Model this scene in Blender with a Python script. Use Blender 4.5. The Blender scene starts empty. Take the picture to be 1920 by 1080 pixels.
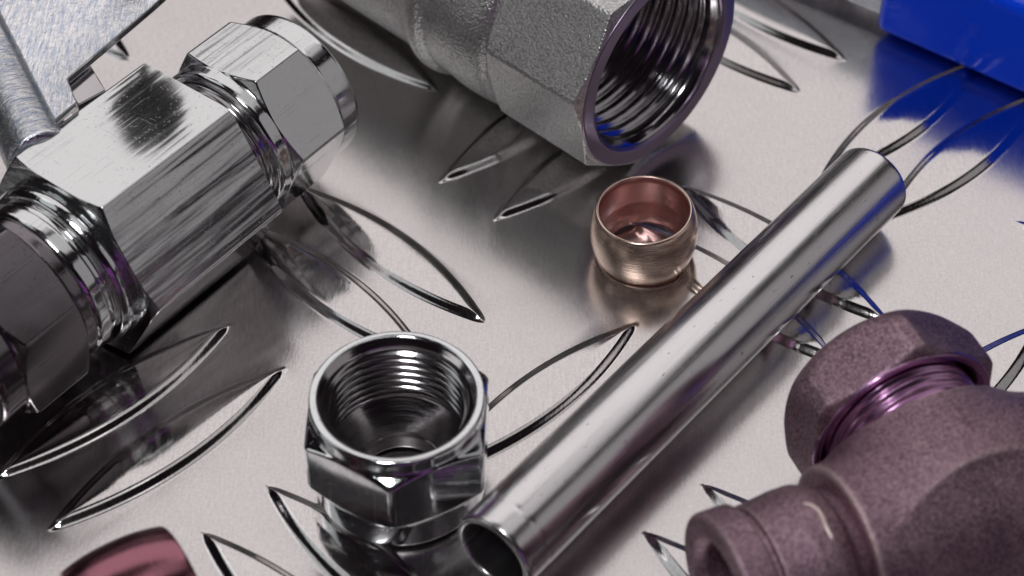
import bpy, math, random
import numpy as np
from mathutils import Matrix, Vector

sc = bpy.context.scene
sc.unit_settings.system = 'METRIC'
sc.unit_settings.scale_length = 0.01          # one unit is one centimetre
R = math.radians

# ------------------------------------------------------------------ camera
PITCH, DIST = R(46), 26.0
cam_d = bpy.data.cameras.new('camera')
cam = bpy.data.objects.new('camera', cam_d)
sc.collection.objects.link(cam)
cam.location = (0, -DIST * math.cos(PITCH), DIST * math.sin(PITCH))
cam.rotation_euler = (R(90) - PITCH, 0, 0)
cam_d.sensor_width = 36
cam_d.lens = 75
cam_d.clip_start, cam_d.clip_end = 0.5, 600
cam_d.dof.use_dof = True
cam_d.dof.focus_distance = 25.2
cam_d.dof.aperture_fstop = 0.26
sc.camera = cam

# ------------------------------------------------------------------ world, lamps, exposure
w = bpy.data.worlds.new('World'); sc.world = w; w.use_nodes = True
w.node_tree.nodes['Background'].inputs['Color'].default_value = (0.55, 0.36, 0.50, 1)
w.node_tree.nodes['Background'].inputs['Strength'].default_value = 0.012

def area(name, loc, target, sx, sy, radiance, col=(1, 1, 1)):
    d = bpy.data.lights.new(name, 'AREA'); d.shape = 'RECTANGLE'
    d.size, d.size_y = sx, sy
    d.energy = radiance * math.pi * sx * sy
    d.color = col
    o = bpy.data.objects.new(name, d); sc.collection.objects.link(o)
    o.location = loc
    o.rotation_euler = (Vector(target) - Vector(loc)).to_track_quat('-Z', 'Y').to_euler()
    return o
area('back_softbox', (-4, 42, 45), (0, 0, 0), 90, 44, 0.90, (1.0, 0.955, 0.955))
area('side_softbox', (54, -6, 27.5), (0, 0, 3), 44, 37, 0.30, (1.0, 0.965, 0.975))
area('left_softbox', (-42, 14, 58), (0, 0, 2), 32, 32, 0.60, (0.93, 0.98, 1.0))
area('right_softbox', (22, 12, 60), (0, 0, 2), 28, 34, 0.55, (1.0, 0.97, 0.97))
area('top_softbox', (6, -6, 62), (0, -1, 0), 22, 20, 0.75, (1.0, 0.98, 0.98))
area('left_low_softbox', (-54, -14, 17), (0, 0, 2), 26, 14, 0.95, (1.0, 0.99, 0.98))
area('front_softbox', (-14, -52, 17), (0, 0, 1), 26, 13, 0.05, (1.0, 0.97, 0.96))
area('purple_gel_lamp', (14, -44, 8), (4, -3, 1), 36, 12, 0.18, (0.66, 0.20, 0.85))
area('hard_lamp', (-8, -20, 44), (0, 0, 1), 8, 8, 32.0, (0.97, 0.98, 1.0))

sc.view_settings.view_transform = 'Standard'
sc.view_settings.look = 'None'
sc.view_settings.exposure = 0
sc.view_settings.gamma = 1
sc.view_settings.use_curve_mapping = False
sc.cycles.max_bounces = 12
sc.cycles.glossy_bounces = 10
sc.cycles.caustics_reflective = True
sc.cycles.blur_glossy = 1.0
sc.cycles.sample_clamp_indirect = 2
sc.cycles.use_denoising = True

# ------------------------------------------------------------------ material helpers
class NT:
    def __init__(s, name):
        s.m = bpy.data.materials.new(name); s.m.use_nodes = True
        s.t = s.m.node_tree; s.b = s.t.nodes['Principled BSDF']
    def n(s, typ, **kw):
        x = s.t.nodes.new(typ)
        for k, v in kw.items():
            if k in x.inputs: x.inputs[k].default_value = v
            else: setattr(x, k, v)
        return x
    def l(s, a, b): s.t.links.new(a, b)
    def coord(s, scale=(1, 1, 1), rot=(0, 0, 0)):
        tc = s.n('ShaderNodeTexCoord'); mp = s.n('ShaderNodeMapping')
        mp.inputs['Scale'].default_value = scale; mp.inputs['Rotation'].default_value = rot
        s.l(tc.outputs['Object'], mp.inputs['Vector']); return mp.outputs['Vector']
    def noise(s, vec, scale, detail=2, rough=0.5):
        x = s.n('ShaderNodeTexNoise', Scale=scale, Detail=detail, Roughness=rough)
        s.l(vec, x.inputs['Vector']); return x.outputs['Fac']
    def ramp(s, fac, a, b, ca, cb):
        x = s.n('ShaderNodeMapRange'); x.inputs['From Min'].default_value = a; x.inputs['From Max'].default_value = b
        x.inputs['To Min'].default_value = ca; x.inputs['To Max'].default_value = cb
        s.l(fac, x.inputs['Value']); return x.outputs['Result']
    def mixc(s, fac, ca, cb):
        x = s.n('ShaderNodeMix', data_type='RGBA')
        s.l(fac, x.inputs['Factor'])
        x.inputs[6].default_value = (*ca, 1); x.inputs[7].default_value = (*cb, 1)
        return x.outputs[2]
    def math(s, op, a, b):
        x = s.n('ShaderNodeMath', operation=op)
        for i, v in enumerate((a, b)):
            if hasattr(v, 'links'): s.l(v, x.inputs[i])
            else: x.inputs[i].default_value = v
        return x.outputs[0]
    def bump(s, h, strength, dist=0.01, prev=None):
        x = s.n('ShaderNodeBump', Strength=strength, Distance=dist)
        s.l(h, x.inputs['Height'])
        if prev is not None: s.l(prev, x.inputs['Normal'])
        return x.outputs['Normal']
    def set(s, **kw):
        for k, v in kw.items():
            k = k.replace('_', ' ')
            if hasattr(v, 'links'): s.l(v, s.b.inputs[k])
            else: s.b.inputs[k].default_value = v if not isinstance(v, tuple) else (*v, 1)

def plate_material(name='brushed_aluminium_plate', polish=0.0):
    a = NT(name)
    v = a.coord((40, 5.5, 20))
    fine = a.noise(v, 1.0, 3, 0.6)
    blot = a.noise(a.coord((1, 1, 1)), 1.1, 4, 0.6)
    grain = a.noise(a.coord((1, 1, 1)), 26, 2, 0.6)
    rough = a.math('SUBTRACT', a.math('ADD', a.ramp(fine, 0.3, 0.7, 0.175, 0.215), a.ramp(blot, 0.3, 0.7, -0.02, 0.04)), polish)
    fac = a.math('ADD', a.math('MULTIPLY', fine, 0.5), a.math('MULTIPLY', grain, 0.5))
    col = a.mixc(a.ramp(fac, 0.35, 0.65, 0, 1), (0.60, 0.57, 0.568), (0.72, 0.69, 0.685))
    hair = a.math('MULTIPLY', a.ramp(a.noise(a.coord((40, 0.9, 1), (0, 0, 0.6)), 1.0, 2, 0.5), 0.70, 0.76, 0, 1), a.ramp(blot, 0.5, 0.6, 0, 1))
    nb = a.bump(fine, 0.06, 0.01)
    nb = a.bump(hair, 0.12, 0.004, nb)
    nb = a.bump(grain, 0.025, 0.01, nb)
    a.set(Metallic=1.0, Roughness=rough, Base_Color=col, Normal=nb)
    return a.m

def chrome_material(name, scratch_rot=0.0, scratch=0.35, base=(0.80, 0.81, 0.82), r0=0.05, pits=0.25, drawn_amt=0.0, wavy=0.10):
    a = NT(name)
    # long scratches along the part's axis plus crossing ones
    s1 = a.noise(a.coord((34, 34, 0.7), (0, 0, 0)), 1.0, 3, 0.6)
    drawn = a.noise(a.coord((5, 5, 0.35)), 1.0, 2, 0.5)
    s2 = a.noise(a.coord((55, 2.2, 55), (0.3, 0.5, scratch_rot)), 1.0, 2, 0.6)
    msk = a.noise(a.coord(), 0.9, 3, 0.6)
    spots = a.noise(a.coord(), 34, 2, 0.5)
    t1 = a.ramp(s1, 0.60, 0.72, 0, 1); t2 = a.ramp(s2, 0.66, 0.76, 0, 1)
    m = a.ramp(msk, 0.45, 0.62, 0, 1)
    sc_ = a.math('MULTIPLY', a.math('MAXIMUM', t1, t2), m)
    pit = a.ramp(spots, 0.66, 0.74, 0, 1)
    rough = a.math('ADD', a.ramp(msk, 0.3, 0.7, r0, r0 + 0.05), a.math('MULTIPLY', sc_, 0.22))
    h = a.math('ADD', a.math('MULTIPLY', sc_, scratch), a.math('MULTIPLY', pit, pits))
    wav = a.noise(a.coord(), 1.6, 1, 0.5)
    nb = a.bump(h, 0.35, 0.006)
    nb = a.bump(wav, wavy, 0.05, nb)
    nb = a.bump(drawn, drawn_amt, 0.02, nb)
    fac = a.math('MAXIMUM', a.math('MULTIPLY', pit, 0.6), a.math('MULTIPLY', sc_, 0.5))
    col = a.mixc(fac, base, tuple(x * 0.55 for x in base))
    a.set(Metallic=1.0, Roughness=rough, Base_Color=col, Normal=nb)
    return a.m

def tube_material():
    a = NT('polished_tube_chrome')
    s1 = a.noise(a.coord((60, 60, 1.0)), 1.0, 2, 0.6)
    msk = a.noise(a.coord(), 1.3, 3, 0.6)
    rough = a.math('ADD', a.ramp(msk, 0.3, 0.7, 0.19, 0.25), a.ramp(s1, 0.5, 0.75, 0, 0.08))
    nk = a.ramp(a.noise(a.coord((3, 30, 14), (0.4, 0.7, 0.2)), 1.0, 2, 0.5), 0.70, 0.76, 0, 1)
    nb = a.bump(s1, 0.07, 0.006)
    nb = a.bump(nk, 0.3, 0.004, nb)
    col = a.mixc(a.math('MULTIPLY', nk, 0.7), (0.76, 0.74, 0.75), (0.2, 0.19, 0.2))
    a.set(Metallic=1.0, Roughness=rough, Base_Color=col, Normal=nb)
    return a.m

def cast_nickel_material():
    a = NT('cast_nickel')
    vo = a.n('ShaderNodeTexVoronoi', feature='SMOOTH_F1', Scale=27); vo.inputs['Smoothness'].default_value = 0.35
    a.l(a.coord(), vo.inputs['Vector'])
    g = a.math('ADD', vo.outputs['Distance'], a.math('MULTIPLY', a.noise(a.coord(), 40, 2, 0.6), 0.5))
    g2 = a.noise(a.coord(), 60, 2, 0.6)
    big = a.noise(a.coord(), 1.5, 2, 0.5)
    nb = a.bump(g, 0.5, 0.018)
    nb = a.bump(g2, 0.4, 0.012, nb)
    col = a.mixc(a.ramp(g, 0.35, 1.0, 0, 1), (0.86, 0.85, 0.84), (0.58, 0.57, 0.565))
    a.set(Metallic=1.0, Roughness=a.ramp(big, 0.3, 0.7, 0.30, 0.38), Base_Color=col, Normal=nb)
    return a.m

def machined_material(name, base, rough, strength=0.12):
    a = NT(name)
    s = a.noise(a.coord((2, 2, 60)), 1.0, 2, 0.6)
    nb = a.bump(s, strength, 0.008)
    a.set(Metallic=1.0, Roughness=a.ramp(s, 0.3, 0.7, rough - 0.03, rough + 0.06), Base_Color=base, Normal=nb)
    return a.m

def cast_brass_material():
    a = NT('rough_cast_brass')
    g = a.noise(a.coord(), 32, 3, 0.7)
    g2 = a.noise(a.coord(), 60, 2, 0.6)
    big = a.noise(a.coord(), 1.7, 4, 0.6)
    nb = a.bump(g, 0.5, 0.02)
    nb = a.bump(g2, 0.45, 0.01, nb)
    vo = a.n('ShaderNodeTexVoronoi', Scale=58); a.l(a.coord(), vo.inputs['Vector'])
    sx = a.n('ShaderNodeSeparateColor'); a.l(vo.outputs['Color'], sx.inputs['Color'])
    g = a.math('ADD', a.math('MULTIPLY', g, 0.55), a.math('MULTIPLY', sx.outputs['Red'], 0.45))
    f = a.math('ADD', a.math('MULTIPLY', g, 0.45), a.math('ADD', a.math('MULTIPLY', g2, 0.35), a.math('MULTIPLY', big, 0.2)))
    col = a.mixc(a.ramp(f, 0.36, 0.64, 0, 1), (0.115, 0.062, 0.095), (0.57, 0.385, 0.445))
    ge = a.n('ShaderNodeNewGeometry')
    wear = a.ramp(ge.outputs['Pointiness'], 0.505, 0.56, 0, 0.8)
    mx = a.n('ShaderNodeMix', data_type='RGBA'); a.l(wear, mx.inputs['Factor']); a.l(col, mx.inputs[6]); mx.inputs[7].default_value = (0.80, 0.62, 0.62, 1)
    a.set(Metallic=0.94, Roughness=a.ramp(big, 0.3, 0.7, 0.42, 0.54), Base_Color=mx.outputs[2], Normal=nb)
    return a.m

def zinc_material():
    a = NT('scratched_zinc')
    s1 = a.noise(a.coord((20, 2.2, 20), (0, 0, R(-43))), 2.2, 4, 0.65)
    s2 = a.noise(a.coord((1, 1, 1)), 9, 4, 0.7)
    h = a.math('ADD', s1, a.math('MULTIPLY', s2, 0.8))
    nb = a.bump(h, 0.36, 0.035)
    f = a.noise(a.coord((16, 2.6, 16), (0, 0, R(-43))), 1.3, 4, 0.7)
    col = a.mixc(a.ramp(f, 0.35, 0.6, 0, 1), (0.56, 0.63, 0.78), (0.98, 0.98, 0.99))
    a.set(Metallic=1.0, Roughness=a.ramp(s2, 0.3, 0.7, 0.10, 0.20), Base_Color=col, Normal=nb)
    return a.m

def plastic_material():
    a = NT('blue_vinyl')
    n1 = a.noise(a.coord(), 2.2, 2, 0.5)
    nb = a.bump(n1, 0.25, 0.08)
    a.set(Base_Color=(0.002, 0.07, 1.0), Roughness=0.16, Normal=nb)
    a.b.inputs['Specular IOR Level'].default_value = 0.5
    return a.m

def dark_plastic():
    a = NT('black_reflection_ball')
    nz = a.noise(a.coord(), 9, 3, 0.6)
    a.set(Base_Color=(0.012, 0.011, 0.013), Roughness=a.ramp(nz, 0.3, 0.7, 0.4, 0.55))
    return a.m

M_PLATE = plate_material()
M_LUG = plate_material('rubbed_bright_aluminium', 0.10)
M_CHROME = chrome_material('worn_chrome', 0.4, 0.4, (0.72, 0.73, 0.735), 0.10, 0.2, 0.34, 0.10)
M_NUTCHROME = chrome_material('nut_chrome', 0.9, 0.25, (0.74, 0.76, 0.77), 0.06, 0.5)
M_NUTDARKREFL = chrome_material('speckled_chrome_dark_reflection', 0.2, 0.3, (0.22, 0.20, 0.215), 0.14, 0.6)  # dark reflection on this nut put into its base colour; the speckle is real
M_TUBE = tube_material()
M_NICKEL = cast_nickel_material()
M_BORE = machined_material('machined_bore', (0.52, 0.50, 0.51), 0.13)
M_RIM = machined_material('machined_rim', (0.36, 0.28, 0.38), 0.3)
M_DARKBORE = machined_material('dark_bore', (0.50, 0.48, 0.50), 0.12)
M_OLIVE = machined_material('copper_olive', (0.79, 0.60, 0.50), 0.25, 0.2)
M_COPPER = machined_material('warm_copper', (0.34, 0.14, 0.18), 0.2, 0.2)
M_INNER = machined_material('copper_bore_bounce_tint', (0.72, 0.45, 0.42), 0.3, 0.15)  # bounced light inside the ring put into a pinker base colour
M_BRASS = cast_brass_material()
M_BRASSCUT = machined_material('cut_brass', (0.62, 0.36, 0.58), 0.22, 0.3)
M_ZINC = zinc_material()
M_BLUE = plastic_material()
M_FLASH = machined_material('rubbed_brass', (0.95, 0.80, 0.74), 0.42, 0.2)
M_REFLBALL = dark_plastic()  # black surface of the unseen ball added for its reflection

# ------------------------------------------------------------------ mesh helpers
def mesh_obj(name, verts, faces, mat, smooth=True):
    me = bpy.data.meshes.new(name)
    verts = np.asarray(verts, dtype=np.float32)
    me.from_pydata(verts.tolist(), [], faces if isinstance(faces, list) else faces.tolist())
    me.polygons.foreach_set('use_smooth', [smooth] * len(me.polygons))
    me.materials.append(mat)
    me.update()
    o = bpy.data.objects.new(name, me); sc.collection.objects.link(o)
    return o

def thing(name, label, cat, loc, group=None):
    o = bpy.data.objects.new(name, None); sc.collection.objects.link(o)
    o.empty_display_size = 0.2
    o.location = loc
    return tag(o, label, cat, group)

def tag(o, label, cat, group=None):
    o['label'] = label; o['category'] = cat
    if group: o['group'] = group
    return o

def part(o, root, frame):
    """put a part at the world frame and hang it on its thing"""
    o.parent = root
    o.matrix_local = Matrix.Translation(root.location).inverted() @ frame
    return o

def frame(origin, axis, up=(0, 0, 1)):
    z = Vector(axis).normalized()
    x = Vector(up) - Vector(up).dot(z) * z
    if x.length < 1e-6: x = Vector((1, 0, 0))
    x.normalize(); y = z.cross(x)
    m = Matrix((x, y, z)).transposed().to_4x4()
    m.translation = Vector(origin)
    return m

def densify(pts, step, sigma, closed):
    P = [np.array(p, float) for p in pts]
    if closed: P.append(P[0])
    out = []
    for a, b in zip(P[:-1], P[1:]):
        n = max(1, int(math.ceil(np.hypot(*(b - a)) / step)))
        out += [a + (b - a) * i / n for i in range(n)]
    if not closed: out.append(P[-1])
    out = np.array(out)
    k = max(1, int(round(sigma / step)))
    for _ in range(2 if sigma > 0 else 0):
        ker = np.exp(-0.5 * (np.arange(-3 * k, 3 * k + 1) / k) ** 2); ker /= ker.sum()
        if closed:
            pad = np.concatenate([out[-3 * k:], out, out[:3 * k]])
            out = np.stack([np.convolve(pad[:, i], ker, 'valid') for i in (0, 1)], 1)
        else:
            pad = np.concatenate([np.repeat(out[:1], 3 * k, 0), out, np.repeat(out[-1:], 3 * k, 0)])
            out = np.stack([np.convolve(pad[:, i], ker, 'valid') for i in (0, 1)], 1)
    return out

def smin(a, b, k):
    h = np.clip(0.5 + 0.5 * (b - a) / k, 0, 1)
    return b * (1 - h) + a * h - k * h * (1 - h)

def lathe(name, pts, mat, n=240, closed=True, step=0.015, sigma=0.012, sides=None, threads=(), rnd=0.03):
    """turn a profile of (radius, z) about local Z; sides = (count, apothem, rotation, z0, z1) cuts flats
    between z0 and z1; threads = (z0, z1, pitch, depth, rmax) cuts a helical thread"""
    pr = densify(pts, step, sigma, closed)
    phi = np.linspace(0, 2 * math.pi, n, endpoint=False)
    r = np.repeat(pr[:, :1], n, 1); z = np.repeat(pr[:, 1:], n, 1)
    for (z0, z1, pitch, depth, ra, rb) in threads:
        ph = (z / pitch - phi[None, :] / (2 * math.pi)) % 1.0
        tri = np.abs(ph - 0.5) * 2
        tri = tri * tri * (3 - 2 * tri)
        win = np.clip((z - z0) / (pitch * 0.7), 0, 1) * np.clip((z1 - z) / (pitch * 0.7), 0, 1)
        win *= (pr[:, :1] > ra) & (pr[:, :1] < rb)
        r = r + depth * tri * win
    if sides:
        cnt, ap, rot, rmin = sides
        d = (phi - rot + math.pi / cnt) % (2 * math.pi / cnt) - math.pi / cnt
        hx = ap / np.cos(d)
        # round the corner a little
        dc = np.abs(np.abs(d) - math.pi / cnt)
        hx = np.minimum(hx, (ap / math.cos(math.pi / cnt)) - rnd * 0.35 + dc * 0)
        cut = smin(r, np.repeat(hx[None, :], len(pr), 0), rnd)
        r = np.where(pr[:, :1] > rmin, cut, r)
    m = len(pr)
    V = np.stack([r * np.cos(phi), r * np.sin(phi), z], 2).reshape(-1, 3)
    rows = m if closed else m - 1
    i = np.arange(rows)[:, None]; j = np.arange(n)[None, :]
    i2 = (i + 1) % m; j2 = (j + 1) % n
    F = np.stack([i * n + j, i * n + j2, i2 * n + j2, i2 * n + j], 2).reshape(-1, 4)
    # profile direction decides the side the faces look to; fix by signed volume sign of the first ring
    area2 = np.sum(pr[:, 0] * np.roll(pr[:, 1], -1) - np.roll(pr[:, 0], -1) * pr[:, 1])
    if area2 < 0: F = F[:, ::-1]
    return mesh_obj(name, V, F, mat)

def surface_nets(f, lo, hi, h):
    nx, ny, nz = [int(math.ceil((hi[i] - lo[i]) / h)) + 1 for i in range(3)]
    X, Y, Z = np.meshgrid(lo[0] + h * np.arange(nx), lo[1] + h * np.arange(ny), lo[2] + h * np.arange(nz), indexing='ij')
    D = f(X, Y, Z); S = D < 0
    cnt = np.zeros((nx - 1, ny - 1, nz - 1)); acc = np.zeros((nx - 1, ny - 1, nz - 1, 3))
    corners = [(a, b, c) for a in (0, 1) for b in (0, 1) for c in (0, 1)]
    def sub(A, o): return A[o[0]:nx - 1 + o[0], o[1]:ny - 1 + o[1], o[2]:nz - 1 + o[2]]
    for p in corners:
        for ax in range(3):
            if p[ax]: continue
            q = list(p); q[ax] = 1
            d0, d1 = sub(D, p), sub(D, q)
            cr = (d0 < 0) != (d1 < 0)
            t = np.where(cr, d0 / np.where(cr, d0 - d1, 1), 0)
            pos = np.zeros(cr.shape + (3,)); pos[...] = p; pos[..., ax] += t
            acc += pos * cr[..., None]; cnt += cr
    act = cnt > 0
    idx = -np.ones(act.shape, int); idx[act] = np.arange(act.sum())
    base = np.stack(np.nonzero(act), 1)
    V = (base + acc[act] / cnt[act][:, None]) * h + np.array(lo)
    F = []
    for ax in range(3):
        u, v = (ax + 1) % 3, (ax + 2) % 3
        a = [slice(None)] * 3; b = [slice(None)] * 3
        a[ax] = slice(0, -1); b[ax] = slice(1, None)
        s0, s1 = S[tuple(a)], S[tuple(b)]
        e = np.stack(np.nonzero(s0 != s1), 1)
        e = e[(e[:, u] > 0) & (e[:, v] > 0) & (e[:, u] < act.shape[u]) & (e[:, v] < act.shape[v])]
        du = np.zeros(3, int); du[u] = 1; dv = np.zeros(3, int); dv[v] = 1
        g = lambda o: idx[tuple((e + o).T)]
        q = np.stack([g(-du - dv), g(-dv), g(0 * du), g(-du)], 1)
        inside = s0[tuple(e.T)]
        q[~inside] = q[~inside][:, ::-1]
        F.append(q)
    F = np.concatenate(F)
    return V, F[(F >= 0).all(1)]

CAM = np.array(cam.location)
def at(x, y, z=0.0):
    """survey: the point at height z seen at (x, y) of the 1920 x 1080 photograph"""
    c, s = math.cos(PITCH), math.sin(PITCH)
    d = np.array([0, c, -s]) + (x - 960) / 4000 * np.array([1, 0, 0]) + (540 - y) / 4000 * np.array([0, s, c])
    return CAM + (z - CAM[2]) / d[2] * d

# ------------------------------------------------------------------ the tread plate
def build_plate():
    from mathutils.geometry import delaunay_2d_cdt
    V, F, holes, bright = [], [], [], []
    bars = []
    px, py = 4.86, 4.88
    for i in range(-3, 4):
        for j in range(-2, 4):
            cx, cy = -4.22 + px * i, -2.15 + py * j
            bars += [(cx - .355, cy + .355, 45), (cx + .355, cy - .355, 45)]
            cx, cy = -1.86 + px * i, 0.28 + py * j
            bars += [(cx - .33, cy - .33, -45), (cx + .33, cy + .33, -45)]
    L, W, H, SH = 1.68, 0.325, 0.064, 0.05
    rng = random.Random(4)
    nt, nu = 100, 36
    tt = np.sin(np.linspace(-math.pi / 2, math.pi / 2, nt + 1))
    k = nu // 2
    inner = np.linspace(0, 1, k + 1)[1:] ** 0.7
    uu = np.concatenate([-inner[::-1], [0], inner])
    for (cx, cy, ang) in bars:
        a = R(ang + rng.uniform(-.6, .6)); ca, sa = math.cos(a), math.sin(a)
        b0 = len(V)
        LX, LY = L + 0.06, W + SH + 0.02
        rows = [-LX] + [t * (L + SH * .5) for t in tt] + [LX]
        for ri, lx in enumerate(rows):
            t = min(1, max(-1, lx / L))
            wl = W * (1 - t * t)
            fade = min(1, max(0, (L + SH * .5 - abs(lx)) / 0.14)) ** 0.8
            cols = [-LY] + [u * (wl + SH) for u in uu] + [LY]
            for off in cols:
                d = wl - abs(off)
                x = (d + SH) / 0.14
                if x <= 0 or abs(lx) >= L + SH * .5: z = 0
                elif x < 1: z = H * (0.8 * x * x * (3 - 2 * x) + 0.2 * x)
                else: z = H + 0.016 * (1 - math.exp(-(x - 1) * 0.9))
                z *= fade
                V.append((cx + lx * ca - off * sa, cy + lx * sa + off * ca, z))
        nc = len(uu) + 2
        for i in range(len(rows) - 1):
            for j in range(nc - 1):
                p = b0 + i * nc + j
                F.append((p, p + nc, p + nc + 1, p + 1))
                if 0 < i < len(rows) - 2 and 0 < j < nc - 2: bright.append(len(F) - 1)
        holes.append([(cx + x * LX * ca - y * LY * sa, cy + x * LX * sa + y * LY * ca) for x, y in ((-1, -1), (1, -1), (1, 1), (-1, 1))])
    pts = [(-60, -40), (60, -40), (60, 50), (-60, 50)]
    fcs = [[0, 1, 2, 3]]
    for h in holes:
        fcs.append(list(range(len(pts), len(pts) + 4))); pts += h
    vv, ee, ff, _, _, of = delaunay_2d_cdt([Vector(p) for p in pts], [], fcs, 0, 1e-5, True)
    b0 = len(V)
    V += [(v.x, v.y, 0.0) for v in vv]
    for f_, o_ in zip(ff, of):
        if list(o_) == [0]: F.append([b0 + q for q in f_])
    q = len(V)
    V += [(-60, -40, 0), (60, -40, 0), (60, 50, 0), (-60, 50, 0), (-60, -40, -.4), (60, -40, -.4), (60, 50, -.4), (-60, 50, -.4)]
    F += [(q + 7, q + 6, q + 5, q + 4), (q, q + 4, q + 5, q + 1), (q + 1, q + 5, q + 6, q + 2), (q + 2, q + 6, q + 7, q + 3), (q + 3, q + 7, q + 4, q)]
    o = mesh_obj('floor_plate', V, F, M_PLATE)
    o.data.materials.append(M_LUG)
    for k in bright: o.data.polygons[k].material_index = 1
    n = len(o.data.polygons)
    for k in range(n - 5, n): o.data.polygons[k].use_smooth = False
    o['kind'] = 'structure'
build_plate()
REST = 0.070          # things lie on the crowns of the raised bars

# ------------------------------------------------------------------ profiles shared by the chrome nuts
AF = 0.975            # nut apothem
NUT_OUT = [(0.90, 0.0), (0.965, 0.04), (0.97, 0.42), (0.985, 0.48), (1.30, 0.68), (1.30, 1.14), (0.985, 1.34), (0.965, 1.36),
           (0.965, 1.53), (0.945, 1.55)]
def nut_profile_bore():
    return [(0.845, 1.55), (0.80, 1.50), (0.80, 0.82), (0.79, 0.80), (0.50, 0.34), (0.50, 0.0)]

def build_loose_nut():
    c = at(753, 900, REST)
    t = thing('compression_nut', 'open chrome hex nut standing upright with its threaded mouth facing up', 'nut', c)
    fr = Matrix.Translation(Vector(c)) @ Matrix.Rotation(R(-92), 4, 'Z') @ Matrix.Diagonal((0.985, 0.985, 0.93, 1.0))
    body = lathe('hex_body', NUT_OUT + [(0.88, 1.55), (0.85, 1.52), (0.83, 1.40), (0.83, 0.1), (0.6, 0.0)], M_NUTCHROME, 480, True, 0.012, 0.012, (6, AF, R(30), 0.87), (), 0.05)
    part(body, t, fr)
    bore = lathe('threaded_bore', [(0.875, 1.548), (0.795, 1.45), (0.795, 0.60), (0.46, 0.26), (0.46, 0.02), (0.56, 0.02), (0.56, 0.22), (0.82, 0.56), (0.825, 1.38)],
                 M_BORE, 360, True, 0.012, 0.008, None, [(0.60, 1.44, 0.118, -0.07, 0.785, 0.80)])
    part(bore, t, fr)
build_loose_nut()

# ------------------------------------------------------------------ chrome tube
def build_tube():
    z = 0.5 + REST
    a = at(922, 1041, z); b = at(1637, 338, z)
    L = float(np.linalg.norm(b - a))
    o = lathe('chrome_tube', [(0.41, 0), (0.435, -0.0), (0.475, 0.0), (0.5, 0.03), (0.5, 0.34), (0.494, 0.36), (0.5, 0.38), (0.5, L - .03), (0.475, L), (0.42, L)],
              M_TUBE, 200, True, 0.02, 0.01)
    o.matrix_world = frame(a, b - a)
    tag(o, 'long polished chrome tube lying diagonally across the tread plate', 'tube')
build_tube()

# ------------------------------------------------------------------ olives
def olive_profile(re, rr, ri, h):
    pts = []
    for k in range(13):
        s = -1 + 2 * k / 12
        pts.append((rr + (re - rr) * (1 - abs(s) ** 2.3), h / 2 + s * h / 2))
    return pts + [(ri + .01, h), (ri - .01, h - .06), (ri - .02, h * .45), (ri - .075, h * .22), (ri - .085, .04), (ri - .07, 0)]
def build_olives():
    c = at(1207, 470, 0.045)
    o = lathe('compression_olive', olive_profile(0.66, 0.585, 0.535, 0.75), M_OLIVE, 240, True, 0.015, 0.01)
    o.data.materials.append(M_INNER)
    for f_ in o.data.polygons:
        if math.hypot(f_.center.x, f_.center.y) < 0.548: f_.material_index = 1
    o.matrix_world = Matrix.Translation(Vector(c)) @ Matrix.Rotation(R(3.2), 4, Vector((1, -1, 0)).normalized())
    tag(o, 'pale brass barrel ring standing upright behind the chrome tube', 'olive', 'compression olives')
    z = 0.72
    a = at(222, 1150, z); b = at(350, 1088, z)
    ax = (b - a) / np.linalg.norm(b - a); Lh = 1.15
    o = lathe('compression_olive', olive_profile(0.70, 0.62, 0.56, Lh), M_COPPER, 240, True, 0.015, 0.01)
    o.matrix_world = frame(b - ax * Lh, ax)
    tag(o, 'reddish copper barrel ring lying on its side at the lower edge', 'olive', 'compression olives')
build_olives()

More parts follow.
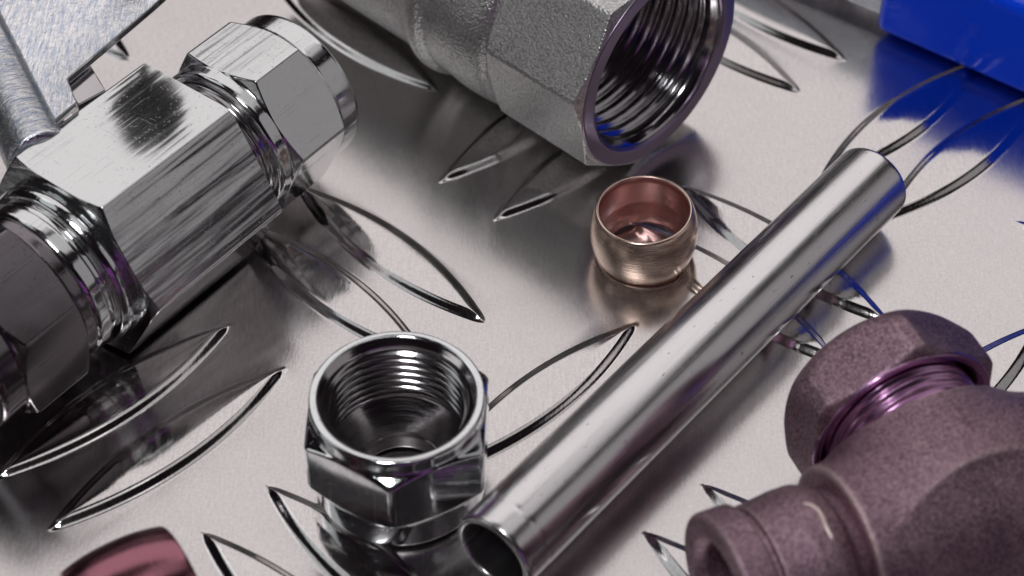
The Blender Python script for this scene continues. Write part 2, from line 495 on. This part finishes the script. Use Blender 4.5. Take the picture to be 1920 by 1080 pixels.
# ------------------------------------------------------------------ chrome compression valve, left
def build_left_valve():
    ap = 1.195; zc = ap + REST
    e0 = at(185, 395, zc + ap); e1 = at(432, 206, zc + ap)      # the edge between top and front flats
    ax = (e1 - e0); L = float(np.linalg.norm(ax)); ax = ax / L
    p = np.array([ax[1], -ax[0], 0])
    o0 = e0 - p * (ap / math.sqrt(3)); o0[2] = zc
    t = thing('compression_valve', 'worn chrome hexagonal valve body with a nut at each end and a zinc handle', 'valve', (o0[0], o0[1], 0))
    fr = frame(o0, ax)
    body = lathe('hex_body', [(0.0, -0.02), (0.95, -0.02), (1.02, 0.0), (1.25, 0.0), (1.5, 0.10), (1.5, L - 0.05), (1.36, L), (0.0, L)],
                 M_CHROME, 480, False, 0.014, 0.008, (6, ap, 0, 0.9), (), 0.02)
    part(body, t, fr)
    # neck towards the upper right
    nk = lathe('threaded_neck', [(0.0, L - .02), (0.98, L - .02), (0.98, L + 0.10), (0.86, L + 0.14), (0.86, L + 0.75), (0, L + .75)], M_BORE, 300, False, 0.014, 0.008, None,
               [(L + .12, L + .7, 0.135, -0.05, 0.855, 0.865)])
    part(nk, t, fr)
    nl = lathe('threaded_neck', [(0.0, -0.55), (0.97, -0.55), (1.0, -0.50), (1.0, -0.34), (0.93, -0.32), (0.93, -0.24), (1.03, -0.21), (1.06, -0.14), (1.06, -.06), (1.0, 0.02), (0.0, 0.02)],
               M_CHROME, 300, False, 0.012, 0.01)
    part(nl, t, fr)
    def nut(z0, rot, flip, mat, name='compression_nut'):
        pr = [(0.80, 0.10), (0.86, 0.0), (0.955, 0.0), (0.985, 0.05), (0.985, 0.20), (1.30, 0.36), (1.30, 0.92), (0.99, 1.12), (0.99, 1.42), (0.95, 1.47), (0.6, 1.47), (0.6, 1.3), (0.80, 1.2)]
        o = lathe(name, pr, mat, 480, True, 0.013, 0.012, (6, 0.985, rot, 0.86), (), 0.025)
        f = fr @ Matrix.Translation((0, 0, z0))
        if flip: f = f @ Matrix.Rotation(math.pi, 4, 'X')
        part(o, t, f)
    # angles are measured from straight up (frame x) round the axis
    nut(L + 0.40, R(-7), False, M_CHROME)
    nut(-0.50, R(-33), True, M_NUTDARKREFL)
    # ---- handle: a zinc plate with a round spine, ending above the body
    hd = np.array([0.44, -0.90, 0.0]); hd /= np.linalg.norm(hd)
    import bmesh
    zt = 2.57
    pts = [(102, 224), (144, 190), (126, 146), (284, 12), (322, -22), (322, -260), (-260, -260), (0, 74)]
    P = [at(x, y, zt) for x, y in pts]
    P = P[:-1] + [P[0] - hd * 3.6]
    P[-2] = P[-1] + np.array([0.5, 2.5, 0])
    c = np.array([P[0][0], P[0][1], zt])
    def prism(name, poly, z0, z1, mats, bev):
        n = len(poly)
        V = [(q[0] - c[0], q[1] - c[1], z1 - zt) for q in poly] + [(q[0] - c[0], q[1] - c[1], z0 - zt) for q in poly]
        F = [list(range(n))[::-1], list(range(n, 2 * n))] + [[i, (i + 1) % n, n + (i + 1) % n, n + i] for i in range(n)]
        o = mesh_obj(name, V, F, mats[0], False)
        for m_ in mats[1:]: o.data.materials.append(m_)
        bm = bmesh.new(); bm.from_mesh(o.data); bmesh.ops.recalc_face_normals(bm, faces=bm.faces)
        bmesh.ops.bevel(bm, geom=list(bm.edges), offset=bev, segments=3, profile=0.5, affect='EDGES')
        for f_ in bm.faces:
            if len(mats) > 1 and abs(f_.normal.z) < 0.5: f_.material_index = 1
        bm.to_mesh(o.data); bm.free()
        return o
    h = part(prism('handle', P, zt - 0.11, zt, [M_ZINC, M_CHROME], 0.02), t, Matrix.Translation(Vector(c)))
    # round spine under the left edge of the plate
    r = 0.42
    q = at(72, 252, 2.55) - np.array([0, 0, 0.42])
    s = lathe('handle_spine', [(0, 0), (r - .03, 0), (r, .03), (r, 4), (0, 4)], M_ZINC, 120, False, 0.02, 0.008)
    s.parent = h
    s.matrix_local = Matrix.Translation(Vector(c)).inverted() @ frame(q, -hd)
    # the stop lug below the plate's corner
    lug = prism('handle_lug', [at(x, y, 2.44) for x, y in ((110, 140), (170, 122), (198, 168), (146, 196))], 2.0, 2.44, [M_BORE], 0.015)
    lug.parent = h
    # unseen ball on a stem, added for a dark reflection in the body
    T0 = at(240, -34, zt)
    st = lathe('added_ball_stem', [(0, -0.12), (0.07, -0.12), (0.07, 1.5), (0, 1.5)], M_BORE, 60, False, 0.02, 0.005)
    st.parent = h; st.matrix_local = Matrix.Translation(Vector(T0 - c))
    tb = lathe('added_reflection_ball', [(0, 1.42), (0.30, 1.45), (0.44, 1.65), (0.47, 1.9), (0.44, 2.15), (0.30, 2.35), (0, 2.4)], M_REFLBALL, 120, False, 0.03, 0.05)
    tb.matrix_local = Matrix.Translation(Vector(T0 - c))
    tb.parent = h
build_left_valve()

# ------------------------------------------------------------------ cast nickel ball valve, top
def build_ball_valve():
    zc = 1.50
    c = at(1238, 120, zc)
    ax = np.array([0.72, -0.69, 0]); ax /= np.linalg.norm(ax)
    t = thing('ball_valve', 'cast nickel ball valve with a threaded octagonal socket', 'valve', (c[0], c[1], 0))
    fr = frame(c, ax)
    body = lathe('octagonal_socket', [(1.25, 0.0), (1.44, 0.0), (1.47, -0.03), (1.70, -0.12), (1.70, -1.46), (1.40, -1.62), (1.30, -1.7), (1.20, -1.7)],
                 M_NICKEL, 480, True, 0.015, 0.012, (8, 1.45, R(13), 1.30), (), 0.03)
    part(body, t, fr)
    rim = lathe('threaded_bore', [(1.25, -0.01), (1.27, -0.05), (1.27, -1.6), (1.0, -1.6), (0.0, -1.6), (0.0, -1.5), (0.9, -1.5), (1.12, -1.42), (1.12, -0.14), (1.185, -0.04)],
                M_DARKBORE, 360, True, 0.014, 0.008, None, [(-1.40, -0.16, 0.18, 0.085, 1.11, 1.13)])
    part(rim, t, fr)
    er = lathe('end_rim', [(1.185, -0.03), (1.225, 0.014), (1.43, 0.014), (1.44, -0.05), (1.26, -0.06)], M_RIM, 300, True, 0.01, 0.006)
    part(er, t, fr)
    belly = lathe('cast_body', [(0, -1.55), (1.2, -1.55), (1.34, -1.6), (1.47, -1.62), (1.52, -1.75), (1.54, -2.2), (1.50, -2.55), (1.47, -2.72), (1.58, -2.80), (1.60, -2.95), (1.52, -3.05), (1.46, -3.3), (1.46, -6.0), (0, -6.0)],
                  M_NICKEL, 300, False, 0.03, 0.06)
    part(belly, t, fr)
build_ball_valve()

# ------------------------------------------------------------------ blue sleeved lever, top right
def build_lever():
    zb = 0.16
    a = at(1638, 52, zb); d = at(1925, 178, zb) - a; d /= np.linalg.norm(d)
    n = np.array([-d[1], d[0], 0])                  # away from the viewer
    t = thing('valve_lever', 'zinc plated lever with a bright blue vinyl grip sleeve', 'lever', (a[0], a[1], 0))
    import bmesh
    def slab(name, x0, x1, y0, y1, z0, z1, mat, bev, seg):
        bm = bmesh.new()
        bmesh.ops.create_cube(bm, size=1)
        for v in bm.verts:
            v.co = Vector((x0 + (v.co.x + .5) * (x1 - x0), y0 + (v.co.y + .5) * (y1 - y0), z0 + (v.co.z + .5) * (z1 - z0)))
        bmesh.ops.bevel(bm, geom=list(bm.edges), offset=bev, segments=seg, profile=0.5, affect='EDGES')
        me = bpy.data.meshes.new(name); bm.to_mesh(me); bm.free()
        me.polygons.foreach_set('use_smooth', [True] * len(me.polygons))
        me.materials.append(mat)
        o = bpy.data.objects.new(name, me); sc.collection.objects.link(o)
        m = Matrix((Vector(d), Vector(n), Vector((0, 0, 1)))).transposed().to_4x4(); m.translation = Vector(a)
        part(o, t, m)
    slab('grip_sleeve', 0.0, 9.0, 0.0, 1.5, -0.06, 1.3, M_BLUE, 0.15, 6)
    slab('lever_bar', -4.5, 0.5, 0.22, 1.2, 0.04, 0.9, M_ZINC, 0.05, 3)
build_lever()

# ------------------------------------------------------------------ rough brass compression tee, lower right
def build_tee():
    zc = 1.14
    J = at(1803, 957, zc)
    run = np.array([math.cos(R(22.5)), math.sin(R(22.5)), 0]); br = np.array([-run[1], run[0], 0])
    t = thing('compression_tee', 'rough cast brass tee fitting with a hex nut on its branch', 'tee fitting', (J[0], J[1], 0))
    m = Matrix((Vector(run), Vector(br), Vector((0, 0, 1)))).transposed().to_4x4(); m.translation = Vector(J)
    def f(X, Y, Z):
        d1 = np.maximum(np.sqrt(Y * Y + Z * Z) - 0.93, np.abs(X - 0.6) - 2.05)
        d2 = np.maximum(np.sqrt(X * X + Z * Z) - 0.93, np.maximum(-Y, Y - 0.84))
        return smin(d1, d2, 0.55)
    V, F = surface_nets(f, (-1.7, -1.3, -1.3), (2.9, 1.3, 1.3), 0.035)
    o = mesh_obj('tee_body', V, F, M_BRASS)
    part(o, t, m)
    # branch: male thread and nut
    fb = frame(J, br)
    th = lathe('branch_thread', [(0, 0.75), (0.80, 0.75), (0.80, 0.86), (0.89, 0.88), (0.89, 1.9), (0, 1.9)], M_BRASSCUT, 300, False, 0.012, 0.008, None, [(0.88, 1.85, 0.12, -0.05, 0.885, 0.895)])
    part(th, t, fb)
    nutp = [(0.95, 1.75), (0.95, 1.46), (1.0, 1.38), (1.05, 1.38), (1.10, 1.40), (1.26, 1.48), (1.26, 1.84), (1.08, 2.10), (0.95, 2.20), (0.60, 2.24), (0.55, 2.1), (0.6, 1.9)]
    nut = lathe('branch_nut', [(r_, z_ - 0.16) for r_, z_ in nutp], M_BRASS, 480, True, 0.014, 0.016, (6, 1.07, R(-27), 1.0), (), 0.11)
    part(nut, t, fb)
    lip = lathe('nut_lip', [(0.93, 1.36), (0.94, 1.30), (1.0, 1.212), (1.075, 1.212), (1.08, 1.25), (1.0, 1.44)], M_BRASSCUT, 300, True, 0.01, 0.005)
    lip.parent = nut; lip.matrix_local = Matrix.Identity(4)
    # left end of the run
    fl = frame(J, -run)
    col = lathe('run_collar', [(0, 1.35), (0.70, 1.35), (0.72, 1.55), (0.78, 1.62), (0.83, 1.75), (0.83, 1.95), (0.80, 2.20), (0.79, 2.34), (0.74, 2.37), (0.74, 2.42), (0.82, 2.43), (0.85, 2.46), (0.85, 2.76), (0.82, 2.80),
                               (0.60, 2.8), (0.52, 2.7), (0.52, 2.1), (0, 2.1)], M_BRASS, 300, False, 0.014, 0.018)
    part(col, t, fl)
    # raised casting flash on the collar
    pts = []
    for x, y in ((1508, 944), (1522, 948), (1535, 958), (1543, 972), (1549, 988), (1556, 1002), (1561, 1010)):
        d = at(x, y, 0) - CAM; d /= np.linalg.norm(d)
        m_ = CAM - J
        pa = lambda q: q - run * (q @ run)
        A_, B_, C_ = pa(d) @ pa(d), 2 * pa(d) @ pa(m_), pa(m_) @ pa(m_) - 0.825 ** 2
        disc = B_ * B_ - 4 * A_ * C_
        if disc > 0: pts.append(CAM + d * (-B_ - math.sqrt(disc)) / (2 * A_))
    V, F = [], []
    for i, q in enumerate(pts):
        tg = pts[min(i + 1, len(pts) - 1)] - pts[max(i - 1, 0)]; tg /= np.linalg.norm(tg)
        nn = (q - J) - run * ((q - J) @ run); nn /= np.linalg.norm(nn)
        sd = np.cross(tg, nn); wd = 0.028 * (0.5 + 0.5 * math.sin(math.pi * (i + .5) / len(pts)))
        for k in range(8):
            an = 2 * math.pi * k / 8
            V.append(tuple(q - J + sd * wd * math.cos(an) + nn * wd * 0.9 * math.sin(an)))
    for i in range(len(pts) - 1):
        for k in range(8): F.append([i * 8 + k, i * 8 + (k + 1) % 8, i * 8 + 8 + (k + 1) % 8, i * 8 + 8 + k])
    fo = mesh_obj('casting_flash', V, F, M_FLASH)
    wm = fl.inverted() @ Matrix.Translation(Vector(J))
    fo.parent = col; fo.matrix_local = wm
build_tee()
